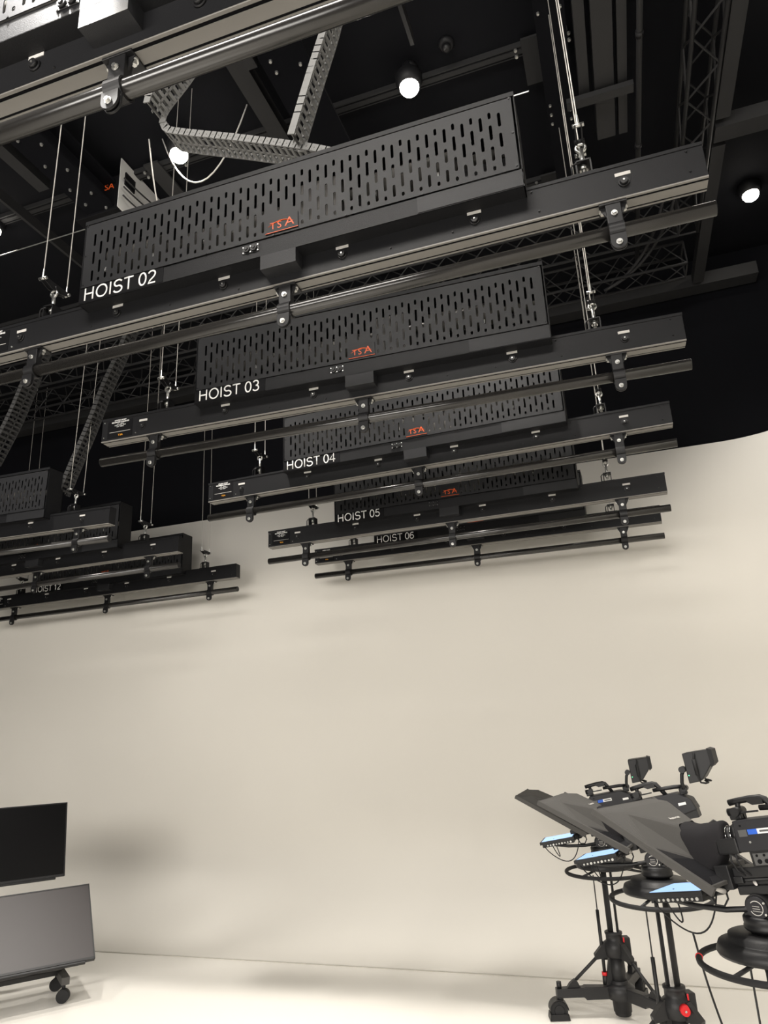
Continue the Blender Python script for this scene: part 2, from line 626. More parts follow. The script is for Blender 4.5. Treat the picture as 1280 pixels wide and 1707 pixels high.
# ------------------------------------------------------------------ downlights and detectors
def downlight(x, y, label, power=DOWN_P, tilt=(0, 0), spot=76, drop=0.):
    loc = Vector((x, y, CEIL - drop))
    r = empty('ceiling_downlight', loc)
    tag(r, label, 'downlight', None)
    q = MB()
    q.lathe([(.075, 0), (.085, -.004), (.085, -.05), (.066, -.09), (.05, -.092), (.05, -.085)], 28)
    if drop:
        q.cyl((0, 0, 0), (0, 0, drop), .02, seg=12)
    q.build('lamp_housing', MT['powder'], r)
    q = MB()
    q.lathe([(.060, -.088), (.060, -.105), (.050, -.125), (.034, -.138), (.01, -.143)], 24)
    q.build('lamp_lens', MT['lampm'], r)
    d = bpy.data.lights.new('downlight_lamp', 'SPOT')
    d.energy = power * 12
    d.spot_size = R(spot)
    d.spot_blend = 1.0
    d.shadow_soft_size = .10
    d.color = (1, .95, .88)
    l = bpy.data.objects.new('downlight_lamp', d)
    COL.objects.link(l)
    l.parent = r
    l.location = (0, 0, -.20)
    l.rotation_euler = (tilt[0], tilt[1], 0)
    return r


downlight(-.782, 3.325, 'glowing round ceiling downlight above the middle of hoist 02', drop=.11)
downlight(-2.42, 3.262, 'glowing round ceiling downlight beside the grey folded cable chain', drop=.11)
downlight(1.465, 5.34, 'glowing round ceiling downlight by the right wall', power=DOWN_P * .25)
downlight(1.50, 3.47, 'round ceiling downlight by the right wall, nearer the viewer', power=DOWN_P * .6)
for x, lab_ in ((-6.0, 'round ceiling downlight nearest the left wall'), (-4.3, 'round ceiling downlight above the left hoist column, second from left wall')):
    downlight(x, 3.47, lab_, power=DOWN_P * .6)
for x, lab_ in ((-2.6, 'round ceiling downlight above and behind the left half of hoist 01'), (-.9, 'round ceiling downlight above and behind the right half of hoist 01')):
    downlight(x, -.3, lab_, power=DOWN_P, tilt=(0, 0), spot=60)
sl = empty('ceiling_spotlight', (-1.3, .78, 4.2))  # unseen lamp, added to brighten the housing of hoist 01
tag(sl, 'hooded spotlight added out of view to brighten the front of hoist 01, aimed down', 'spotlight')
dirv = (Vector((-1.3, .98, 3.6)) - Vector((-1.3, .78, 4.2))).normalized()
Q = dirv.to_track_quat('Z', 'Y').to_matrix().to_4x4()
q = MB()
q.lathe([(.02, -.18), (.06, -.17), (.07, -.05), (.085, .0), (.08, .002), (.06, -.03)], 24, M=Q)
q.build('lamp_housing', MT['powder'], sl)
q = MB()
q.lathe([(.06, -.03), (.055, -.024), (.02, -.02)], 24, M=Q)
q.build('lamp_lens', MT['lampm'], sl)
q = MB()
q.cyl((0, 0, .05), (0, 0, CEIL - 4.2), .012, seg=10)
q.build('hanging_rod', MT['powder'], sl)
d = bpy.data.lights.new('spot_lamp', 'SPOT')
d.energy, d.spot_size, d.spot_blend, d.shadow_soft_size, d.color = 480, R(44), .4, .04, (1, .97, .93)
l = bpy.data.objects.new('spot_lamp', d)
COL.objects.link(l)
l.parent = sl
l.location = dirv * .04
l.rotation_euler = dirv.to_track_quat('-Z', 'Y').to_euler()
for x, y, lab in ((-.52, 3.28, 'small round black ceiling detector right of the brightest downlight'), (-.78, 3.36, 'small round black ceiling detector above the brightest downlight')):
    r = empty('ceiling_detector', (x, y, CEIL))
    tag(r, lab, 'detector')
    q = MB()
    q.lathe([(.05, 0), (.05, -.02), (.038, -.035)], 20)
    q.build('detector_base', MT['powder'], r)
    q = MB()
    q.lathe([(.028, -.035), (.026, -.055), (.012, -.066)], 20)
    q.build('detector_head', MT['plast'], r)

# ------------------------------------------------------------------ studio hoists
S = .8824                     # hoists are 3.0 m long
YF, YB, ZB, ZT = -.0252, .0545, .1222, .2738
BX0, BX1 = .0033, 3.3964
HX0, HX1, HZ0, HZ1, HY0, HY1 = .6947, 2.7623, .232, .6913, -.0921, .085
ZSEAM = .315


def vent_panel(parent):
    """front sheet with rows of upright slots cut through"""
    cu = bpy.data.curves.new('vent_panel', 'CURVE')
    cu.dimensions = '2D'
    cu.fill_mode = 'BOTH'
    cu.extrude = .0012

    def poly(pts):
        sp = cu.splines.new('POLY')
        sp.points.add(len(pts) - 1)
        for p, (x, y) in zip(sp.points, pts):
            p.co = (x * S, y * S, 0, 1)
        sp.use_cyclic_u = True
    x0, x1, z0, z1 = HX0 + .012, HX1 - .012, ZSEAM, HZ1 - .028
    poly([(x0, z0), (x1, z0), (x1, z1), (x0, z1)])
    n = 53
    wd = .0062
    H = z1 - z0
    for i in range(n):
        cx = x0 + .055 + (x1 - x0 - .11) * i / (n - 1)
        if i % 2 == 0:
            segs = [(.075, .245), (.345, .545), (.635, .835)]
        else:
            segs = [(.055, .115), (.19, .39), (.48, .69), (.78, .875)]
        for t0, t1 in segs:
            a, c_ = z0 + H * t0, z0 + H * t1
            # keep the logo plate area solid
            if 1.655 < cx < 1.835 and a < z0 + .115:
                if c_ < z0 + .125:
                    continue
                a = z0 + .125
                if c_ - a < .02:
                    continue
            pts = [(cx - wd, a + wd), (cx - wd * .7, a + wd * .3), (cx, a), (cx + wd * .7, a + wd * .3), (cx + wd, a + wd),
                   (cx + wd, c_ - wd), (cx + wd * .7, c_ - wd * .3), (cx, c_), (cx - wd * .7, c_ - wd * .3), (cx - wd, c_ - wd)]
            poly(pts)
    return curve_mesh(cu, 'vent_panel', MT['panel'], parent, Matrix.Translation((0, (HY0 - .004) * S, 0)) @ FRONT)


def make_hoist():
    r = empty('studio_hoist')
    # beam
    b = MB(S)
    b.box((BX0, YF, ZB + .004), (BX1, YB, ZT))
    b.box((BX0 - .002, YF - .003, ZT - .012), (BX1 + .002, YF, ZT + .003))
    beam = b.build('beam', MT['powder'], r, .0008)
    e = MB(S)
    wy = YB - YF
    for t0, t1, dz in ((0, .12, 0), (.12, .27, .003), (.27, .79, 0), (.79, .90, .003), (.90, 1, 0)):
        e.box((BX0, YF + wy * t0, ZB + dz), (BX1, YF + wy * t1, ZB + .006))
    ex = e.build('extrusion', MT['extr'], r)
    g = MB(S)
    for t0, t1 in ((.12, .27), (.79, .90)):
        g.box((BX0, YF + wy * t0 + .0005, ZB + .0022), (BX1, YF + wy * t1 - .0005, ZB + .0028))
    g.build('groove', MT['groove'], ex)
    for i in range(6):
        x = .30 + .563 * i
        k = MB(S)
        k.cyl((x, YF, .188), (x, YF - .006, .188), .021, .02, 18)
        k.cyl((x, YF - .006, .188), (x, YF - .016, .188), .016, .014, 14)
        so = k.build('socket', MT['plast'], r)
        k = MB(S)
        k.cyl((x, YF - .016, .188), (x, YF - .018, .188), .004, seg=8)
        k.build('socket_pin', MT['zinc'], so)
        k = MB(S)
        k.box((x - .028, YF - .002, .219), (x + .028, YF, .233))
        k.build('socket_label', MT['label'], r)
    for x, z in ((.02, .15), (.02, .25), (.22 + .03, .15), (.72, .15), (1.15, .16), (1.5, .15), (2.2, .16), (2.46, .16), (2.78, .25), (2.80, .155), (3.34, .25), (3.34, .16)):
        k = MB(S)
        k.cyl((x, YF - .001, z), (x, YF - .005, z), .0045, .003, 8)
        k.build('screw', MT['zinc'] if x < .3 else MT['clamp'], beam)
    # loading plate
    k = MB(S)
    k.box((.045, YF - .0015, .138), (.225, YF, .252))
    lp = k.build('loading_plate', MT['signblk'], r)
    T = lambda x, z: Matrix.Translation((x * S, (YF - .0022) * S, z * S)) @ FRONT
    text('STUDIO HOIST\nMAXIMUM LOADINGS', .0125 * S, 'plate_lettering', MT['white'], lp, T(.135, .238), 'CENTER', .0003, offset=.0003)
    text('UDL - 250KG\nPOINT LOAD - 50KG\nSWL - 200KG', .0088 * S, 'plate_lettering', MT['white'], lp, T(.135, .209), 'CENTER', .0003)
    k = MB(S)
    k.box((.06, YF - .0025, .1765), (.21, YF - .0016, .1785))
    k.build('plate_rule', MT['label'], lp)
    text('TSA', .016 * S, 'plate_lettering', MT['yellow'], lp, T(.122, .15), 'LEFT', .0003, 1.3)
    # motor housing, open to the slots
    h = MB(S)
    t = .004
    h.box((HX0, HY1 - t, HZ0), (HX1, HY1, HZ1))
    h.box((HX0, HY0, HZ1 - t), (HX1, HY1, HZ1))
    h.box((HX0, HY0, HZ0), (HX1, HY1, HZ0 + t))
    h.box((HX0, HY0, HZ0), (HX0 + t, HY1, HZ1))
    h.box((HX1 - t, HY0, HZ0), (HX1, HY1, HZ1))
    h.box((HX0, HY0, HZ0), (HX1, HY0 + t, ZSEAM - .003))
    h.box((HX0, HY0 - .003, HZ1 - .02), (HX1, HY0 + t, HZ1 + .002))
    h.build('motor_housing', MT['powder'], r)
    vent_panel(r)
    # inside: drum shaft, drums and motor
    k = MB(S)
    k.cyl((HX0 + .05, -.0, .50), (HX1 - .05, -.0, .50), .022, seg=12)
    for x0, x1 in ((.8, 1.1), (2.1, 2.5)):
        k.cyl((x0, 0, .50), (x1, 0, .50), .06, seg=20)
    k.cyl((1.25, 0, .46), (1.75, 0, .46), .065, seg=20)
    k.box((1.8, -.05, .36), (2.0, .06, .58))
    k.build('winch_drum', MT['extr'], r)
    for i in range(14):
        k = MB(S)
        dz = .02 * (i % 2)
        k.box((.80 + .135 * i, -.068, .405 + dz), (.812 + .135 * i, -.06, .43 + dz))
        k.build('cable_tie', MT['white'], r)
    # access strip, screws, connector, junction cover
    k = MB(S)
    k.box((2.34, HY0 - .0025, HZ0 + .004), (HX1 - .004, HY0, ZSEAM - .006))
    k.build('access_strip', MT['panel'], r)
    k = MB(S)
    k.box((HX0 + .002, HY0 - .002, HZ0 + .004), (1.155, HY0, ZSEAM - .002))
    sg = k.build('name_sign', MT['signblk'], r)
    k = MB(S)
    for x, z in [(HX0 + .02, .66), (HX0 + .02, .49), (HX0 + .02, .33), (HX1 - .02, .66), (HX1 - .02, .49), (HX1 - .02, .33)] + [(HX0 + .35 + .33 * i, .318) for i in range(6)]:
        k.cyl((x, HY0 - .004, z), (x, HY0 - .008, z), .005, seg=8)
    k.build('cover_screws', MT['clamp'], r)
    k = MB(S)
    k.box((1.555, HY0 - .003, .262), (1.635, HY0, .298), .001)
    for x in (1.578, 1.612):
        k.cyl((x, HY0 - .003, .280), (x, HY0 - .012, .280), .015, .014, 16)
        k.cyl((x, HY0 - .012, .280), (x, HY0 - .016, .280), .009, .006, 10)
    cn = k.build('connector_pair', MT['plast'], r)
    k = MB(S)
    for x in (1.56, 1.595, 1.63):
        for z in (.266, .294):
            k.cyl((x, HY0 - .002, z), (x, HY0 - .006, z), .003, seg=6)
    k.build('connector_screws', MT['zinc'], cn)
    k = MB(S)
    k.prism([(HY0, .164), (HY0, HZ0 + .001), (YF, HZ0 + .001), (YF, .164)], 1.64, 1.805, axis='x')
    k.build('junction_cover', MT['panel'], r)
    # logo plate
    k = MB(S)
    k.box((1.668, HY0 - .010, ZSEAM + .012), (1.822, HY0 - .006, ZSEAM + .088), .001)
    lg = k.build('logo_plate', MT['panel'], r)
    k = MB(S)
    k.box((1.668, HY0 - .0104, ZSEAM + .0115), (1.822, HY0 - .0095, ZSEAM + .014))
    k.build('plate_edge', MT['orange'], lg)
    L = lambda x, z: Matrix.Translation((x * S, (HY0 - .0108) * S, z * S)) @ FRONT
    text('T', .050 * S, 'logo_letter', MT['orange'], lg, L(1.690, ZSEAM + .028), ext=.0004, offset=-.0002)
    text('S', .050 * S, 'logo_letter', MT['orange'], lg, L(1.724, ZSEAM + .028), ext=.0004, offset=-.0002)
    text('A', .062 * S, 'logo_letter', MT['orange'], lg, L(1.760, ZSEAM + .028), ext=.0004, sx=1.1, offset=-.0002)
    k = MB(S)
    k.tube([(1.682 + .124 * t, HY0 - .0108, ZSEAM + .044 + .02 * math.sin(PI * t)) for t in [i / 12 for i in range(13)]], .0018, 5, scl=[.3 + 1.2 * math.sin(PI * i / 12) for i in range(13)])
    k.build('logo_swoosh', MT['orange'], lg)
    # tube
    k = MB(S)
    k.cyl((0, 0, 0), (3.4, 0, 0), .0275, seg=40)
    tb = k.build('tube', MT['tube'], r)
    k = MB(S)
    for x0, x1 in ((-.002, .004), (3.396, 3.402)):
        k.cyl((x0, 0, 0), (x1, 0, 0), .0262, seg=32)
    k.build('end_cap', MT['clamp'], tb)
    # clamps: T-slot foot, hanger, half coupler
    for cx in (.3737, 1.7172, 3.0647):
        k = MB(S)
        k.box((cx - .05, YF + .004, ZB - .009), (cx + .05, YB - .004, ZB - .001), .001)
        k.box((cx - .028, -.018, .022), (cx + .028, .018, ZB - .006), .003)
        k.prism([(cx - .028, .07), (cx + .028, .07), (cx + .05, ZB - .008), (cx - .05, ZB - .008)], -.004, .004)
        # coupler ring
        ring = []
        for i in range(25):
            a = 2 * PI * i / 24
            ring.append((a, .036))
        secs = []
        n = 28
        for ro, x in ((.029, cx - .028), (.036, cx - .028), (.036, cx + .028), (.029, cx + .028), (.029, cx - .028)):
            secs.append([(x, ro * math.cos(2 * PI * i / n), ro * math.sin(2 * PI * i / n)) for i in range(n)])
        k.hull(secs, smooth=False, caps=False)
        # lower lug
        lug = [(cx - .028, -.03), (cx + .028, -.03)] + [(cx + .028 * math.cos(a), -.064 - .028 * math.sin(a)) for a in [PI * i / 10 for i in range(11)]]
        k.prism(lug, -.034, -.026)
        k.prism(lug, -.020, -.013)
        cl = k.build('pipe_clamp', MT['clamp'], r, .0006)
        for (x, z, y) in ((cx, -.068, -.034), (cx, .070, -.018)):
            k = MB(S)
            k.cyl((x, y, z), (x, y - .005, z), .0115, seg=16)
            k.cyl((x, y - .005, z), (x, y - .012, z), .0085, .0075, 6)
            k.build('bolt', MT['zinc'], cl)
        for sx in (-1, 1):
            k = MB(S)
            k.cyl((cx + sx * .04, .008, ZB - .008), (cx + sx * .04, .008, ZB - .018), .012, seg=14)
            k.cyl((cx + sx * .04, .008, ZB - .018), (cx + sx * .04, .008, ZB - .03), .008, seg=6)
            k.build('bolt', MT['zinc'], cl)
    # suspension: bracket, eye bolt, spreader bar, four wires
    for sx, br in ((.435, 0), (2.985, 1)):
        yc = (YF + YB) / 2
        k = MB(S)
        k.box((sx - .05, YF, ZT), (sx + .05, YB, ZT + .006))
        k.box((sx - .03, yc - .03, ZT), (sx - .024, yc + .03, ZT + .075))
        k.box((sx + .024, yc - .03, ZT), (sx + .03, yc + .03, ZT + .075))
        k.box((sx - .03, yc - .03, ZT + .069), (sx + .03, yc + .03, ZT + .075))
        k.tube([(sx - .045, YF + .01, ZT), (sx - .045, YF + .01, ZT + .05), (sx - .038, YF + .01, ZT + .06), (sx - .01, YF + .01, ZT + .06)], .004, 6)
        bk = k.build('suspension_bracket', MT['clamp'], r)
        k = MB(S)
        k.cyl((sx, yc, ZT + .03), (sx, yc, ZT + .15), .009, seg=12)
        k.cyl((sx, yc, ZT + .045), (sx, yc, ZT + .06), .017, seg=12)
        k.tube([(sx + .018 * math.cos(a), yc, ZT + .155 + .018 * math.sin(a)) for a in [2 * PI * i / 16 for i in range(16)]], .006, 8, closed=True)
        k.build('eye_bolt', MT['zinc'], bk)
        k = MB(S)
        for dx in (-.014, .010):
            k.prism([(yc - .09, .462), (yc - .075, .478), (yc + .075, .478), (yc + .09, .462), (yc + .03, .44), (yc - .03, .44)], sx + dx, sx + dx + .004, axis='x')
        k.cyl((sx - .02, yc, .458), (sx + .02, yc, .458), .012, seg=12)
        sb = k.build('spreader_bar', MT['clamp'], r)
        for sy in (-1, 1):
            k = MB(S)
            k.cyl((sx - .022, yc + sy * .078, .467), (sx + .022, yc + sy * .078, .467), .008, seg=10)
            k.cyl((sx, yc + sy * .078, .467), (sx, yc + sy * .078, .52), .006, .0035, seg=8)
            k.build('wire_terminal', MT['zinc'], sb)
            for dx in (0.,):
                k = MB(S)
                k.cyl((sx + dx, yc + sy * .078, .50), (sx + dx, yc + sy * .078, 3.3), .0026, seg=6)
                k.build('lifting_wire', MT['cable'], r)
    return r


# x, y, z, tilt, yaw as hung
hoists = [
    ('01', -2.849, 1.2167, 3.3569, -.0007, .0119, 'nearest hoist at top left, mostly cut off by the frame, with pale lit housing'),
    ('02', -2.8721, 2.3336, 3.324, -.001, .005, 'hoist with the sign HOIST 02 and the largest slotted housing'),
    ('03', -2.8899, 3.2957, 3.2636, -.0057, .0299, 'hoist with the sign HOIST 03'),
    ('04', -2.9003, 4.5266, 3.2421, -.0009, -.0239, 'hoist with the sign HOIST 04'),
    ('05', -2.911, 5.5409, 3.1097, -.0027, -.0282, 'hoist with the sign HOIST 05, against the white backdrop'),
    ('06', -2.9084, 6.5655, 3.1696, -.0093, -.0284, 'farthest hoist of the right column, its sign HOIST 06 half hidden'),
    ('10', -7.2957, 4.6708, 3.3167, -.0265, -.0197, 'topmost hoist of the left column, in front of the black wall'),
    ('11', -7.1796, 5.4691, 3.1604, -.0013, -.0134, 'middle hoist of the left column with an orange logo under its tube'),
    ('12', -7.21, 6.5303, 3.0914, .0098, .002, 'lowest hoist of the left column, its sign HOIST 12 half hidden'),
]
proto = make_hoist()
for i, (num, x, y, z, a, bb, lab) in enumerate(hoists):
    h = proto if i == 0 else copy_tree(proto, skip=('sign_lettering',))
    h.location = (x * S, y * S, 1.6 + (z - 1.6) * S)
    h.rotation_euler = (0, -a, bb)
    tag(h, lab, 'studio hoist', 'ceiling hoists in two columns')
    for ch in h.children:
        if ch.name.startswith('lifting_wire'):
            ch.rotation_euler = (0, 0, 0)
    sg = [c for c in h.children if c.name.startswith('name_sign')][0]
    sign_text('HOIST ' + num, .066 * S, 'sign_lettering', MT['white'], sg, Matrix.Translation(((HX0 + .03) * S, (HY0 - .0030) * S, (HZ0 + .012) * S)) @ FRONT, .066)


# ------------------------------------------------------------------ energy chains (folded cable carriers)
def cable_chain(pts, y, wid, th, label, material, pitch=.034):
    pts = [Vector((p[0], 0, p[1])) for p in pts]
    # dense resample with a Catmull-Rom spline
    out = []
    n = len(pts)
    for i in range(n - 1):
        p0, p1, p2, p3 = pts[max(i - 1, 0)], pts[i], pts[i + 1], pts[min(i + 2, n - 1)]
        for k in range(40):
            t = k / 40
            out.append(.5 * ((2 * p1) + (p2 - p0) * t + (2 * p0 - 5 * p1 + 4 * p2 - p3) * t * t + (3 * p1 - p0 - 3 * p2 + p3) * t ** 3))
    out.append(pts[-1])
    q = MB()
    acc = 0
    last = out[0]
    nodes = [out[0]]
    for p in out[1:]:
        acc += (p - last).length
        last = p
        if acc >= pitch:
            nodes.append(p)
            acc = 0
    for a, b_ in zip(nodes[:-1], nodes[1:]):
        d = (b_ - a)
        ln = d.length
        M = Matrix.Translation(Vector((a.x, y, a.z))) @ d.to_track_quat('X', 'Z').to_matrix().to_4x4()
        # side plates, two stays with a centre web, small stud
        for s_ in (0, 1):
            yy = s_ * (wid - .006)
            q.box((-.002, yy, -th / 2), (ln + .004, yy + .006, th / 2), M=M)
        for zz in (-th / 2, th / 2 - .004):
            q.box((ln * .12, .006, zz), (ln * .55, wid - .006, zz + .004), M=M)
            q.box((0, wid * .46, zz), (ln, wid * .54, zz + .003), M=M)
        q.cyl((ln / 2, -.002, 0), (ln / 2, .002, 0), .003, seg=6, M=M)
    return simple('cable_chain', label, 'cable chain', q, material)


def sc8(l):
    return [(x * S, 1.6 + (z - 1.6) * S) for x, z in l]


cable_chain(sc8([(-.88, 5.62), (-.985, 5.16), (-1.09, 4.82), (-1.21, 4.42)]), 2.62 * S, .11, .034, 'pale grey cable chain hanging straight down behind hoist 02', MT['chain'])
cable_chain(sc8([(-1.6, 5.6), (-1.86, 5.2), (-2.03, 5.0), (-2.035, 4.90), (-1.93, 4.83), (-1.5, 4.62), (-1.05, 4.38), (-.85, 4.2)]), 2.6 * S, .13, .036, 'grey cable chain folded to a sharp bend above hoist 02', MT['chain'])
cable_chain(sc8([(-3.8, 5.6), (-4.01, 5.08), (-4.17, 4.72), (-4.30, 4.36), (-4.46, 3.98), (-4.56, 3.74)]), 4.8 * S, .11, .04, 'black cable chain curving down to the topmost left hoist', MT['chainb'])
cable_chain(sc8([(-4.82, 5.6), (-4.98, 5.2), (-5.10, 4.86), (-5.22, 4.56), (-5.42, 4.18)]), 4.8 * S, .15, .04, 'wide black cable chain at the left edge above the left column', MT['chainb'])


# ------------------------------------------------------------------ camera rigs
def fr(loc, pan, pit):
    """camera-head frame: x forward, y to the operator's left, z up"""
    return loc, (0, R(pit), R(90 - pan))


def nm_far(label):
    return label.startswith('farthest')


def pedestal(x, y, ringz, base_ang, pivot, pan, label, knob, side):
    r = empty('camera_pedestal', (x, y, 0), (0, 0, R(base_ang)))
    tag(r, label, 'camera pedestal', 'pedestals under the three cameras')
    # spider base: three arms with castors
    q = MB()
    q.lathe([(.05, .03), (.052, .09), (.075, .095), (.082, .15), (.06, .165), (.052, .17)], 24)
    q.build('base_hub', MT['cast'], r)
    q = MB()
    q.lathe([(.042, .012), (.045, .016), (.045, .10), (.03, .10)], 24)
    q.build('foot_cylinder', MT['plast'], r)
    for k in range(3):
        A = Matrix.Rotation(R(120 * k), 4, 'Z')
        q = MB()
        q.prism([(.04, .095), (.04, .155), (.20, .160), (.21, .155), (.365, .152), (.365, .108), (.21, .108), (.2, .095)], -.026, .026, M=A)
        arm = q.build('base_arm', MT['cast'], r, .004)
        q = MB()
        q.cyl((.345, 0, .15), (.345, 0, .185), .014, seg=16, M=A)
        q.cyl((.345, 0, .085), (.345, 0, .115), .018, seg=16, M=A)
        q.build('castor_stem', MT['plast'], arm)
        q = MB()
        if k == 1:
            q.cyl((.345, 0, .186), (.345, 0, .2), .011, seg=12, M=A)
            q.build('castor_brake', MT['red'], arm)
            q = MB()
        for s_ in (-1, 1):
            q.cyl((.36, s_ * .008, .048), (.36, s_ * .030, .048), .047, seg=26, M=A)
            q.cyl((.36, s_ * .030, .048), (.36, s_ * .034, .048), .030, .026, seg=20, M=A)
        q.build('castor_wheel', MT['rubber'], arm)
        q = MB()
        q.prism([(.305, .004), (.418, .004), (.412, .034), (.311, .034)], -.040, -.036, M=A)
        q.prism([(.305, .004), (.418, .004), (.412, .034), (.311, .034)], .036, .040, M=A)
        q.prism([(.306, .004), (.312, .004), (.318, .034), (.312, .034)], -.040, .040, M=A)
        q.prism([(.412, .004), (.418, .004), (.412, .034), (.406, .034)], -.040, .040, M=A)
        arcp = [(.36 + .053 * math.cos(R(a)), .05 + .053 * math.sin(R(a))) for a in range(0, 181, 15)]
        arci = [(.36 + .049 * math.cos(R(a)), .05 + .049 * math.sin(R(a))) for a in range(180, -1, -15)]
        q.prism(arcp + arci, -.036, .036, M=A)
        q.build('cable_guard', MT['plast'], arm)
        # brace from collar to arm with its anchor
        q = MB()
        q.cyl((.055, 0, .345), (.262, 0, .178), .009, seg=12, M=A)
        q.prism([(.225, .155), (.30, .155), (.285, .175), (.255, .195), (.24, .185)], -.014, .014, M=A)
        q.prism([(.04, .30), (.04, .38), (.065, .375), (.125, .315), (.12, .29)], -.016, .016, M=A)
        q.build('brace', MT['cast'], r)
    # column
    q = MB()
    q.cyl((0, 0, .16), (0, 0, .31), .044, .040, seg=28)
    q.lathe([(.05, .155), (.052, .175), (.046, .185)], 28)
    q.prism([(.03, .16), (.078, .16), (.045, .30), (.03, .30)], -.012, .012)
    q.build('lower_column', MT['cast'], r)
    q = MB()
    q.lathe([(.05, .30), (.058, .305), (.064, .34), (.060, .375), (.046, .385), (.046, .415), (.050, .418), (.050, .428), (.040, .432)], 30)
    q.box((-.085, -.03, .31), (-.04, .03, .40), .006)
    q.box((-.02, -.085, .27), (.06, -.045, .33), .005)
    q.box((-.02, -.088, .285), (.06, -.084, .289))
    q.box((-.02, -.088, .300), (.06, -.084, .304))
    col = q.build('clamp_collar', MT['cast'], r)
    W = Matrix.Rotation(-R(base_ang), 4, 'Z')          # back to room directions
    if knob:
        q = MB()
        q.cyl((.03, -.055, .352), (.036, -.082, .352), .023, .020, seg=24, M=W)
        kn = q.build('lock_knob', MT['red'], col)
        q = MB()
        q.cyl((.036, -.082, .352), (.037, -.085, .352), .005, seg=10, M=W)
        q.build('knob_screw', MT['zinc'], kn)
    q = MB()
    q.box((.050, -.030, .380), (.058, -.022, .405), .002, M=W)
    q.build('lever', MT['red'], col)
    q = MB()
    q.cyl((0, 0, .42), (0, 0, ringz + .05), .031, seg=32)
    q.build('upper_column', MT['rubber'], r)
    q = MB()
    q.box((.003 + side * .009 - .009, -.0345, .425), (.003 + side * .009 + .009, -.026, ringz + .04), .002, M=W)
    q.build('column_rail', MT['chrome'], r)
    q = MB()
    q.box((.003 + side * .009 + .0095, -.0335, .425), (.003 + side * .009 + .0125, -.026, ringz + .04), M=W)
    q.cyl((side * .028, -.012, .425), (side * .028, -.012, ringz + .04), .006, seg=8, M=W)
    q.build('column_rail', MT['cast'], r)
    # gas strut beside the column
    q = MB()
    q.cyl((-.075, -.01, ringz - .02), (-.075, -.01, .52), .0035, seg=8, M=W)
    q.cyl((-.075, -.01, .54), (-.075, -.01, .18), .0095, seg=12, M=W)
    q.cyl((-.075, -.01, .16), (-.075, -.01, .21), .017, .015, seg=14, M=W)
    st = q.build('gas_strut', MT['cast'], r)
    q = MB()
    q.cyl((-.075, -.01, .205), (-.075, -.01, .222), .0165, seg=14, M=W)
    q.build('strut_collar', MT['red'], st)
    # steering ring with three spokes
    q = MB()
    q.tube([(.228 * math.cos(2 * PI * i / 64), .228 * math.sin(2 * PI * i / 64), ringz) for i in range(64)], .0105, 12, closed=True)
    ring = q.build('steering_ring', MT['rubber'], r)
    q = MB()
    for k in range(3):
        a = R(120 * k + 40)
        q.tube([(.03 * math.cos(a), .03 * math.sin(a), ringz + .03), (.13 * math.cos(a), .13 * math.sin(a), ringz + .012), (.225 * math.cos(a), .225 * math.sin(a), ringz)], .007, 8)
    q.build('ring_spokes', MT['cast'], ring)
    for deg_ in ((12,) if nm_far(label) else ((172,) if side > 0 else ())):
        a = R(deg_) - R(base_ang)
        q = MB()
        q.tube([(.228 * math.cos(a + d), .228 * math.sin(a + d), ringz) for d in (-.02, 0, .02)], .0125, 12)
        q.build('ring_marker', MT['red'], ring)
    # top plate, bowl, fluid head
    q = MB()
    q.lathe([(.04, ringz + .0), (.13, ringz + .018), (.165, ringz + .024), (.170, ringz + .034), (.160, ringz + .058), (.135, ringz + .066), (.128, ringz + .068), (.126, ringz + .084), (.06, ringz + .088)], 40)
    q.build('top_plate', MT['cast'], r)
    q = MB()
    z0 = ringz + .086
    q.lathe([(.052, z0), (.058, z0 + .012), (.068, pivot - .075), (.072, pivot - .07), (.072, pivot - .062), (.069, pivot - .058), (.071, pivot - .05), (.071, pivot - .038), (.064, pivot - .03)], 32)
    q.build('head_bowl', MT['plast'], r)
    hd = empty('fluid_head', (0, 0, pivot), (0, 0, R(90 - pan) - R(base_ang)), r)
    q = MB()
    q.cyl((0, -.052, -.002), (0, .052, -.002), .040, seg=30)
    q.box((-.05, -.045, -.036), (.05, .045, -.02), .004)
    q.build('head_drum', MT['plast'], hd)
    q = MB()
    q.cyl((0, .052, -.002), (0, .060, -.002), .036, .033, seg=30)
    dk = q.build('head_disc', MT['camb'], hd)
    q = MB()
    q.tube([(.021 * math.cos(R(a)), .061, -.002 + .021 * math.sin(R(a))) for a in range(40, 331, 10)], .0013, 6)
    for dz, l0, l1 in ((.005, -.010, .012), (-.002, -.012, .012), (-.009, -.020, .012)):
        q.tube([(l0, .061, -.002 + dz), (l1, .061, -.002 + dz)], .0010, 6)
    q.build('disc_emblem', MT['label'], dk)
    for dx, dz in ((-.026, .016), (-.028, -.018)):
        q = MB()
        q.cyl((dx, .058, dz), (dx, .063, dz), .0035, seg=10)
        q.build('disc_screw', MT['zinc'], dk)
    return r


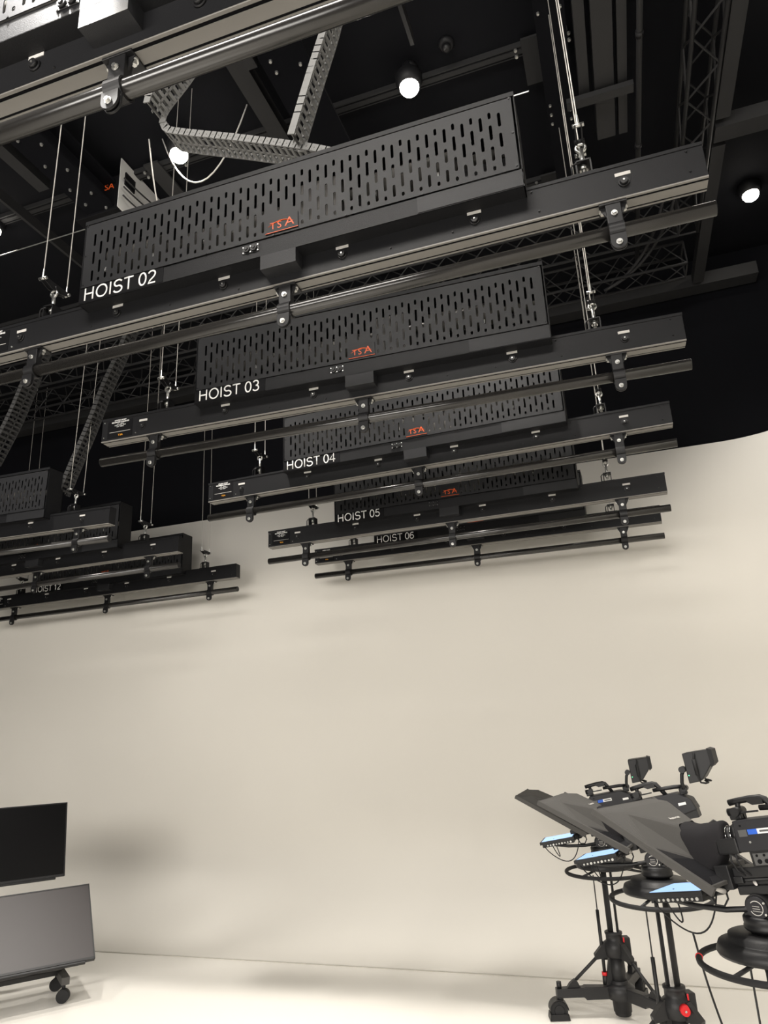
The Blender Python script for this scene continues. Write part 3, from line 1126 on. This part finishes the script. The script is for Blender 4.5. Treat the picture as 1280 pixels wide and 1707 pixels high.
def tv_camera(x, y, z, pan, pit, label, k=1.0):
    r = empty('television_camera', (x, y, z), (0, R(pit), R(90 - pan)))
    tag(r, label, 'camera', 'broadcast cameras on pedestals')
    q = MB(k)
    q.prism([(.002, .172), (-.005, .262), (-.20, .262), (-.262, .225), (-.275, .175), (-.20, .163), (0, .163)], -.056, .056)
    body = q.build('camera_body', MT['camb'], r, .005)
    q = MB(k)
    q.box((-.16, -.050, .118), (-.03, .050, .166), .003)
    q.box((-.27, -.045, .14), (-.16, .045, .2), .003)
    q.build('connector_block', MT['plast'], body)
    q = MB(k)
    q.box((-.095, .050, .122), (-.04, .054, .158), .001)
    cp = q.build('connector_panel', MT['lens'], body)
    q = MB(k)
    for dx in (-.082, -.058):
        q.cyl((dx, .054, .133), (dx, .057, .133), .007, seg=14)
        q.cyl((dx + .004, .054, .151), (dx + .004, .057, .151), .004, seg=10)
    q.build('connector_sockets', MT['signblk'], cp)
    q = MB(k)
    q.box((-.082, .0565, .216), (-.050, .0575, .232))
    st = q.build('sticker', MT['blue'], body)
    q = MB(k)
    q.box((-.135, .0565, .216), (-.082, .0575, .232))
    q.build('sticker_white', MT['white'], st)
    q = MB(k)
    q.box((-.130, .0572, .221), (-.090, .0580, .227))
    q.build('barcode', MT['lens'], st)
    q = MB(k)
    q.box((-.046, .0565, .211), (-.018, .0570, .232))
    q.build('emblem_patch', MT['lens'], body)
    for dx, dz in ((-.03, .245), (-.048, .193)):
        q = MB(k)
        q.cyl((dx, .056, dz), (dx, .0585, dz), .0035, seg=10)
        q.build('body_screw', MT['zinc'] if dz < .2 else MT['signblk'], body)
    # lens
    q = MB(k)
    q.cyl((.0, 0, .213), (.02, 0, .213), .036, seg=28)
    q.cyl((.02, 0, .213), (.05, 0, .213), .032, seg=28)
    q.cyl((.05, 0, .213), (.10, 0, .213), .040, .044, seg=28)
    q.box((-.0, .02, .16), (.075, .055, .21), .006)
    ln = q.build('lens', MT['plast'], r)
    q = MB(k)
    q.cyl((.022, 0, .213), (.026, 0, .213), .0335, seg=28)
    q.cyl((.040, 0, .213), (.0425, 0, .213), .0335, seg=28)
    q.build('lens_ring', MT['chrome'], ln)
    for dx in (.015, .035):
        q = MB(k)
        q.tube([(dx, .05, .165), (dx, .058, .14), (dx - .01, .055, .11), (dx - .03, .04, .09)], .0035, 7)
        q.build('lens_cable', MT['rubber'], ln)
    # carrying handle with its mike block
    q = MB(k)
    q.tube([(-.024, 0, .262), (-.02, 0, .305), (-.024, 0, .318)], .009, 10)
    q.tube([(.008, 0, .317), (-.02, 0, .320), (-.07, 0, .323), (-.105, 0, .322), (-.118, 0, .316), (-.135, 0, .285), (-.15, 0, .255)], .0105, 12)
    q.prism([(-.06, .312), (-.075, .302), (-.112, .302), (-.112, .32), (-.06, .32)], -.011, .011)
    hn = q.build('handle', MT['plast'], r)
    q = MB(k)
    q.cyl((-.018, -.03, .288), (-.018, .04, .288), .015, seg=16)
    q.box((-.03, -.025, .262), (.01, .025, .282), .004)
    q.box((-.09, .012, .280), (-.0, .02, .286), .001)
    q.cyl((.012, .018, .288), (-.02, .018, .288), .013, seg=14)
    q.build('front_bracket', MT['plast'], hn)
    # viewfinder on its arm
    q = MB(k)
    q.box((-.25, -.012, .245), (-.215, .012, .275), .004)
    q.cyl((-.245, -.03, .272), (-.245, .05, .272), .013, seg=16)
    q.tube([(-.245, .05, .272), (-.25, .055, .30), (-.262, .056, .335), (-.275, .056, .352)], .0085, 10)
    q.cyl((-.275, .04, .356), (-.275, .095, .356), .015, seg=16)
    q.tube([(-.10, .02, .292), (-.15, .022, .290), (-.20, .02, .288), (-.25, .01, .28)], .009, 10)
    q.build('viewfinder_arm', MT['plast'], r)
    q = MB(k)
    q.prism([(-.298, .425), (-.284, .290), (-.335, .290), (-.355, .300), (-.410, .352), (-.418, .418)], -.078, .078)
    vf = q.build('viewfinder', MT['plast'], r, .004)
    q = MB(k)
    q.prism([(-.412, .424), (-.406, .34), (-.425, .352), (-.432, .414)], -.082, .082)
    q.build('viewfinder_hood', MT['rubber'], vf)
    for s_ in (-1, 1):
        q = MB(k)
        q.tube([(-.350, s_ * .079, .416), (-.352, s_ * .088, .41), (-.345, s_ * .09, .395), (-.335, s_ * .09, .31), (-.338, s_ * .088, .285), (-.355, s_ * .08, .278), (-.365, s_ * .05, .278), (-.35, s_ * .03, .288)], .0045, 8)
        q.tube([(-.342, s_ * .09, .39), (-.335, s_ * .09, .32)], .0085, 10)
        q.build('viewfinder_grip', MT['rubber'], vf)
    q = MB(k)
    q.cyl((-.296, .079, .325), (-.296, .0805, .325), .0025, seg=8)
    q.build('indicator', MT['green'], vf)
    # mounting plate and rear parts
    q = MB(k)
    q.box((-.20, -.045, .085), (.05, .045, .118), .004)
    q.box((-.16, -.035, .060), (.07, .035, .085), .004)
    q.box((-.09, -.045, .035), (.05, .045, .062), .004)
    mp = q.build('mounting_plate', MT['plast'], r)
    for dx in (-.01, -.10):
        q = MB(k)
        q.cyl((dx, .036, .072), (dx - .012, .055, .066), .006, .004, seg=10)
        q.build('plate_lever', MT['label'], mp)
    q = MB(k)
    q.tube([(-.12, -.03, .05), (-.20, -.06, .06), (-.30, -.11, .10), (-.42, -.17, -.02)], .0075, 10)
    q.cyl((-.36, -.14, .045), (-.44, -.18, -.045), .011, seg=12)
    q.build('pan_bar', MT['plast'], r)
    q = MB(k)
    q.box((-.235, .0575, .205), (-.20, .0585, .217))
    q.build('white_tag', MT['white'], body)
    return r


def prompter(x, y, z, pan, pit, label, k=1.0, big=True, sx=0):
    r = empty('teleprompter', (x, y, z), (0, R(pit), R(90 - pan)))
    tag(r, label, 'teleprompter', 'teleprompters in front of the cameras')
    W0, W1 = .222, .19
    TF, BF = (.412, .359), (.073, .084)
    # fabric hood
    q = MB(k)
    bm = q.bm
    P = {}
    for s_, n in ((1, 'n'), (-1, 'f')):
        P['TF' + n] = bm.verts.new((TF[0] + .004, s_ * W0, TF[1] + .003))
        P['TM' + n] = bm.verts.new((.330, s_ * (W0 - .045), .347))
        P['TB' + n] = bm.verts.new((.186, s_ * .062, .272))
        P['BB' + n] = bm.verts.new((.160, s_ * .062, .150))
        P['BF' + n] = bm.verts.new((BF[0], s_ * W1, BF[1]))
        P['MF' + n] = bm.verts.new(((TF[0] + BF[0]) / 2, s_ * (W0 + W1) / 2, (TF[1] + BF[1]) / 2))
    for n in 'nf':
        bm.faces.new([P[i + n] for i in ('TF', 'TM', 'MF')])
        bm.faces.new([P[i + n] for i in ('TM', 'TB', 'BB', 'MF')])
        bm.faces.new([P[i + n] for i in ('MF', 'BB', 'BF')])
    bm.faces.new([P['TFn'], P['TMn'], P['TMf'], P['TFf']])
    bm.faces.new([P['TMn'], P['TBn'], P['TBf'], P['TMf']])
    bm.faces.new([P['BBn'], P['BFn'], P['BFf'], P['BBf']])
    for v in bm.verts:
        v.co *= k
    hd = q.build('hood', MT['hood'], r)
    md = hd.modifiers.new('bevel', 'BEVEL')
    md.width = .012
    md.segments = 3
    md.limit_method = 'ANGLE'
    md.angle_limit = R(20)
    md = hd.modifiers.new('solid', 'SOLIDIFY')
    md.thickness = .0025
    # brand lettering on the sloping top
    d1 = Vector((.186 - .330, 0, .272 - .347)).normalized()
    d2 = Vector((0, -1, 0))
    nrm = d1.cross(d2)
    if nrm.z < 0:
        nrm = -nrm
    X = -d2.cross(nrm)
    # letters read from the left side: run backwards along the slope
    run = d1
    upv = nrm.cross(run)
    tx = Vector((0, -1, 0))
    MM = Matrix((tx, -run, tx.cross(-run))).transposed().to_4x4()
    MM.translation = Vector((.212, .052, .272 + (.212 - .186) * .075 / .144 + .0035)) * k
    text('Autocue', .021 * k, 'hood_lettering', MT['label'], hd, MM, ext=.0004)
    # glass and frame
    q = MB(k)
    q.hull([[(TF[0], W0 - .01, TF[1]), (TF[0], -W0 + .01, TF[1]), (BF[0], -W1 + .01, BF[1]), (BF[0], W1 - .01, BF[1])],
            [(TF[0] + .002, W0 - .01, TF[1] - .003), (TF[0] + .002, -W0 + .01, TF[1] - .003), (BF[0] + .002, -W1 + .01, BF[1] - .003), (BF[0] + .002, W1 - .01, BF[1] - .003)]])
    q.build('mirror_glass', MT['glass'], r)
    dn = Vector((BF[0] - TF[0], 0, BF[1] - TF[1])).normalized()
    nn = Vector((-dn.z, 0, dn.x))
    if nn.z > 0:
        nn = -nn
    for s_ in (1, -1):
        q = MB(k)
        a = Vector((TF[0], s_ * W0, TF[1])) - dn * .004
        b_ = Vector((BF[0], s_ * W1, BF[1])) + dn * .02
        t1 = Vector((0, .009, 0))
        q.hull([[a - t1 + nn * .016, a + t1 + nn * .016, a + t1 - nn * .006, a - t1 - nn * .006],
                [b_ - t1 + nn * .020, b_ + t1 + nn * .020, b_ + t1 - nn * .008, b_ - t1 - nn * .008]])
        q.build('frame_bar', MT['hood'], r, .002)
    for (cx, cz), ww in ((TF, W0), (BF, W1)):
        q = MB(k)
        q.box((cx - .008, -ww, cz - .010), (cx + .008, ww, cz + .002))
        q.build('frame_bar', MT['hood'], r, .002)
    # cloth shroud to the lens
    q = MB(k)
    secs = []
    rnd = random.Random(7)
    N = 20
    for i in range(9):
        t = i / 8
        cx = .205 - .165 * t
        ww = .074 * (1 - t) + .052 * t
        hh = .066 * (1 - t) + .050 * t
        cz = .212 + .006 * t - .012 * math.sin(PI * t)
        ring = []
        for j in range(N):
            a = 2 * PI * j / N
            c_, s_ = math.cos(a), math.sin(a)
            pw = .55 + .35 * t
            px = math.copysign(abs(c_) ** pw, c_)
            pz = math.copysign(abs(s_) ** pw, s_)
            jit = 1 + rnd.uniform(-.07, .07) * (1 if 0 < i < 8 else .3)
            droop = -.055 * math.sin(PI * min(1, t * 1.15)) if s_ < -.3 else 0
            ring.append((cx + rnd.uniform(-.004, .004), ww * px * jit, cz + hh * pz * jit + droop))
        secs.append(ring)
    q.hull(secs, smooth=True, caps=True)
    sh = q.build('lens_shroud', MT['cloth'], r)
    md = sh.modifiers.new('sub', 'SUBSURF')
    md.levels = md.render_levels = 1
    # brackets and rails below the lens
    q = MB(k)
    q.box((.02, -.05, .070), (.17, .05, .092), .004)
    q.box((.05, -.07, .055), (.10, .07, .13), .004)
    q.cyl((.10, .075, .06), (.10, -.075, .06), .012, seg=14)
    q.tube([(.11, .03, .07), (.14, .05, .055), (.17, .06, .045)], .012, 8)
    bk = q.build('mount_bracket', MT['plast'], r)
    for s_ in (-1, 1):
        q = MB(k)
        q.cyl((-.10, s_ * .03, .078), (.16, s_ * .03, .078), .0075, seg=12)
        q.build('support_rod', MT['plast'], bk)
    q = MB(k)
    q.cyl((.085, .07, .052), (.10, .105, .068), .009, .006, seg=12)
    q.build('clamp_lever', MT['label'], bk)
    q = MB(k)
    q.tube([(.0, .03, .0), (.04, .055, -.004), (.10, .07, -.002), (.20, .07, .012), (.28, .06, .03)], .009, 8)
    q.build('support_arm', MT['plast'], r)
    # monitor
    q = MB(k)
    q.box((.148, -.108, .046), (.364, .108, .062), .002)
    q.box((.155, -.098, .028), (.352, .098, .046), .001)
    mo = q.build('monitor', MT['plast'], r)
    q = MB(k)
    q.box((.160, -.094, .0620), (.352, .094, .0632))
    q.build('screen', MT['scr'], mo)
    q = MB(k)
    for i in range(9):
        dx = .175 + .018 * i
        q.cyl((dx, .098, .037), (dx, .1005, .037), .0045 if i % 3 else .006, seg=8)
    q.build('ports', MT['zinc'], mo)
    q = MB(k)
    q.tube([(.16, -.01, .04), (.12, 0, .045), (.10, 0, .06)], .012, 8)
    q.build('monitor_arm', MT['plast'], mo)
    # hanging leads
    for (x0, x1, dr) in ((.34, .12, .12), (.29, .28, .085)):
        q = MB(k)
        pts = []
        for i in range(19):
            t = i / 18
            pts.append((x0 + (x1 - x0) * t - .02 * math.sin(PI * t), .100 - .05 * t, .035 + .03 * t - dr * math.sin(PI * t) ** .8))
        q.tube(pts, .0028, 6)
        q.build('hanging_lead', MT['rubber'], mo)
    q = MB(k)
    pts = [(.12, .06, .07), (.13, .08, .04), (.12, .085, .015), (.095, .08, .01), (.08, .07, .03), (.085, .06, .07)]
    q.tube(pts, .0035, 6)
    q.build('looped_lead', MT['rubber'], bk)
    return r


RIGS = [  # x, y, pivot height, pan azimuth, pitch, size, ring height
    (-.274, 4.80, .913, -88.8, 9.8, .97, .745, 196, 'farthest', 'the left, farthest pedestal'),
    (.013, 3.937, .959, -78.3, 11.4, 1.0, .786, 205, 'middle', 'the middle pedestal'),
    (.331, 2.891, .992, -60.6, 8.7, 1.0, .819, 190, 'nearest', 'the right, nearest pedestal'),
]
for x, y, z, pan, pit, k, rz, ba, nm, on in RIGS:
    pedestal(x, y, rz, ba, z, pan, {
        'farthest': 'farthest wheeled camera pedestal, whole spider base with castor in view',
        'middle': 'middle camera pedestal with a big red lock knob on its collar',
        'nearest': 'nearest camera pedestal cut by the right edge, only steering ring and top plate showing'}[nm], nm != 'farthest', -1 if nm == 'middle' else 1)
    tv_camera(x, y, z, pan, pit, {
        'farthest': 'farthest broadcast camera, smallest in view, with viewfinder raised behind',
        'middle': 'middle broadcast camera with the highest raised viewfinder',
        'nearest': 'nearest broadcast camera cut by the right edge, blue and white sticker on side'}[nm], k)
    prompter(x, y, z, pan, pit, {
        'farthest': 'farthest teleprompter, hood tip furthest left, small lit screen beneath',
        'middle': 'middle teleprompter hood between the other two, lit screen over steering ring',
        'nearest': 'nearest and largest teleprompter hood with white lettering and bright blue screen'}[nm], k)

# cables dropping to the floor on the right
def drop_cable(label, pts, r=.004):
    q = MB()
    out = []
    P = [Vector(p) for p in pts]
    n = len(P)
    for i in range(n - 1):
        p0, p1, p2, p3 = P[max(i - 1, 0)], P[i], P[i + 1], P[min(i + 2, n - 1)]
        for k in range(8):
            t = k / 8
            out.append(.5 * ((2 * p1) + (p2 - p0) * t + (2 * p0 - 5 * p1 + 4 * p2 - p3) * t * t + (3 * p1 - p0 - 3 * p2 + p3) * t ** 3))
    out.append(P[-1])
    q.tube(out, r, 8)
    simple('camera_cable', label, 'cable', q, MT['rubber'])


drop_cable('thin black cable curving down to the floor between middle and nearest pedestals', [(.11, 3.3, .80), (.14, 3.32, .60), (.19, 3.34, .40), (.28, 3.36, .20), (.42, 3.36, .05), (.62, 3.30, .006), (.9, 3.1, .006)])
drop_cable('thin black cable hanging straight down behind the nearest steering ring', [(.30, 3.15, .86), (.335, 3.17, .70), (.36, 3.18, .5), (.39, 3.2, .3), (.42, 3.2, .1), (.46, 3.2, .006), (.7, 3.15, .006)])

# ------------------------------------------------------------------ presenter monitors at left
AZ = R(39)
wv = Vector((math.sin(AZ), math.cos(AZ), 0))
nv = Vector((math.cos(AZ), -math.sin(AZ), 0))


def flat_tv(corner, h, tilt, wid, screen, label, logo=False):
    """corner: lower right corner of the front face"""
    t = R(tilt)
    up = Vector((0, 0, math.cos(t))) - nv * math.sin(t)
    fn = nv * math.cos(t) + Vector((0, 0, math.sin(t)))
    r = empty('television')
    # frame: x to the right, y away from the viewer, z up the screen
    M = Matrix((wv, -fn, up)).transposed().to_4x4()
    M.translation = Vector(corner)
    r.matrix_world = M
    tag(r, label, 'television')
    q = MB()
    q.box((-wid, 0.004, 0), (0, .03, h), .003)
    q.box((-wid + .15, .03, .05), (-.15, .055, h - .12), .008)
    q.build('back_shell', MT['plast'], r)
    q = MB()
    bz = .008
    q.box((-wid, 0, h - bz), (0, .006, h))
    q.box((-wid, 0, 0), (0, .006, bz * 1.9))
    q.box((-wid, 0, 0), (-wid + bz, .006, h))
    q.box((-bz, 0, 0), (0, .006, h))
    q.build('bezel', MT['plast'], r)
    q = MB()
    q.box((-wid + bz, .002, bz * 1.9), (-bz, .005, h - bz))
    q.build('screen', screen, r)
    q = MB()
    q.box((-wid + .02, .002, -.014), (-.06, .026, 0), .003)
    q.build('speaker_strip', MT['plast'], r)
    return r


flat_tv((-3.584, 4.40, .251), .54, 43, .95, MT['tvgrey'], 'lower television tilted back on the wheeled stand, dark grey screen')
flat_tv((-4.065, 4.60, .700), .51, 16, .93, MT['tvblk'], 'upper television with plain black screen above the tilted one')
st = empty('monitor_stand')
tag(st, 'low wheeled stand carrying the two televisions at left', 'stand')
c0 = Vector((-3.60, 4.36, 0)) - wv * .47            # middle of the stand under the screens


def bar_between(q, a, b_, w_, h_):
    a, b_ = Vector(a), Vector(b_)
    d = b_ - a
    M = Matrix.Translation(a) @ d.to_track_quat('X', 'Z').to_matrix().to_4x4()
    q.box((0, -w_ / 2, -h_ / 2), (d.length, w_ / 2, h_ / 2), .003, M=M)


CA = Vector((.42, -.907, 0))
W1 = Vector((-3.776, 4.347, 0))
W2 = Vector((-4.00, 4.53, 0))
dirb = (W1 - W2).normalized()
for s_ in (0, 1):
    off = -wv * .62 * s_
    q = MB()
    bar_between(q, W2 + off - dirb * .05 + Vector((0, 0, .135)), W1 + off + dirb * .055 + Vector((0, 0, .135)), .05, .045)
    ft = q.build('foot_bar', MT['hood'], st)
    for wv_ in (W1, W2):
        q = MB()
        p = wv_ + off
        q.cyl(p + Vector((0, 0, .115)), p + Vector((0, 0, .075)), .012, seg=12)
        q.cyl(p + CA * .02 + Vector((0, 0, .04)), p - CA * .02 + Vector((0, 0, .04)), .04, seg=24)
        q.build('castor', MT['rubber'], ft)
q = MB()
bar_between(q, (W1 + W2) / 2 + Vector((0, 0, .15)), (W1 + W2) / 2 - wv * .62 + Vector((0, 0, .15)), .06, .03)
q.build('cross_bar', MT['plast'], st)
mid = (W1 + W2) / 2 - wv * .40
q = MB()
for s_ in (.58, .70):
    m_ = (W1 + W2) / 2 - wv * s_ - dirb * .47
    bar_between(q, m_ + Vector((0, 0, .15)), m_ + Vector((0, 0, 1.05)), .04, .04)
    bar_between(q, m_ + dirb * .47 + Vector((0, 0, .15)), m_ + Vector((0, 0, .15)), .04, .03)
q.build('upright', MT['plast'], st)
q = MB()
m_ = (W1 + W2) / 2 - wv * .12
q.box(m_ + Vector((-.09, -.03, .17)), m_ + Vector((-.03, .02, .20)), .003)
q.build('socket_strip', MT['label'], st)
q = MB()
q.tube([m_ + Vector((-.03, 0, .18)), m_ + Vector((.0, .03, .19)), m_ + Vector((.04, .06, .2)), m_ + Vector((.03, .1, .25))], .006, 6)
q.build('power_lead', MT['label'], st)

# cases added, out of view, around the fill lights set at the top
for (loc_, tgt_, sx_, sy_, pw_), lab in zip(FILL_LIGHTS, ('long black box of an added fill light on two stands behind the viewer', 'small black box of an added fill light on a stand at the right behind the viewer', 'black box of an added fill light hanging from the ceiling between hoists 01 and the front wall')):
    loc_ = Vector(loc_)
    r = empty('added_fill_box')
    Mx = (Vector(tgt_) - loc_).to_track_quat('-Z', 'Y').to_matrix().to_4x4()
    Mx.translation = loc_
    r.matrix_world = Mx
    tag(r, lab, 'softlight')
    q = MB()
    hx, hy = sx_ / 2 + .03, sy_ / 2 + .03
    q.box((-hx, -hy, .02), (hx, hy, .12))
    for a_, b_ in (((-hx, -hy, -.03), (hx, -hy + .02, .02)), ((-hx, hy - .02, -.03), (hx, hy, .02)), ((-hx, -hy, -.03), (-hx + .02, hy, .02)), ((hx - .02, -hy, -.03), (hx, hy, .02))):
        q.box(a_, b_)
    q.build('light_case', MT['powder'], r)
    inv = Mx.inverted()
    for s_ in (-1, 1):
        p = Mx @ Vector((s_ * sx_ * .3, 0, .14))
        e = Vector((p.x, p.y, 0 if loc_.z < 4 else CEIL))
        q = MB()
        q.cyl(inv @ p, inv @ e, .02, seg=10)
        q.build('stand_pole', MT['powder'], r)
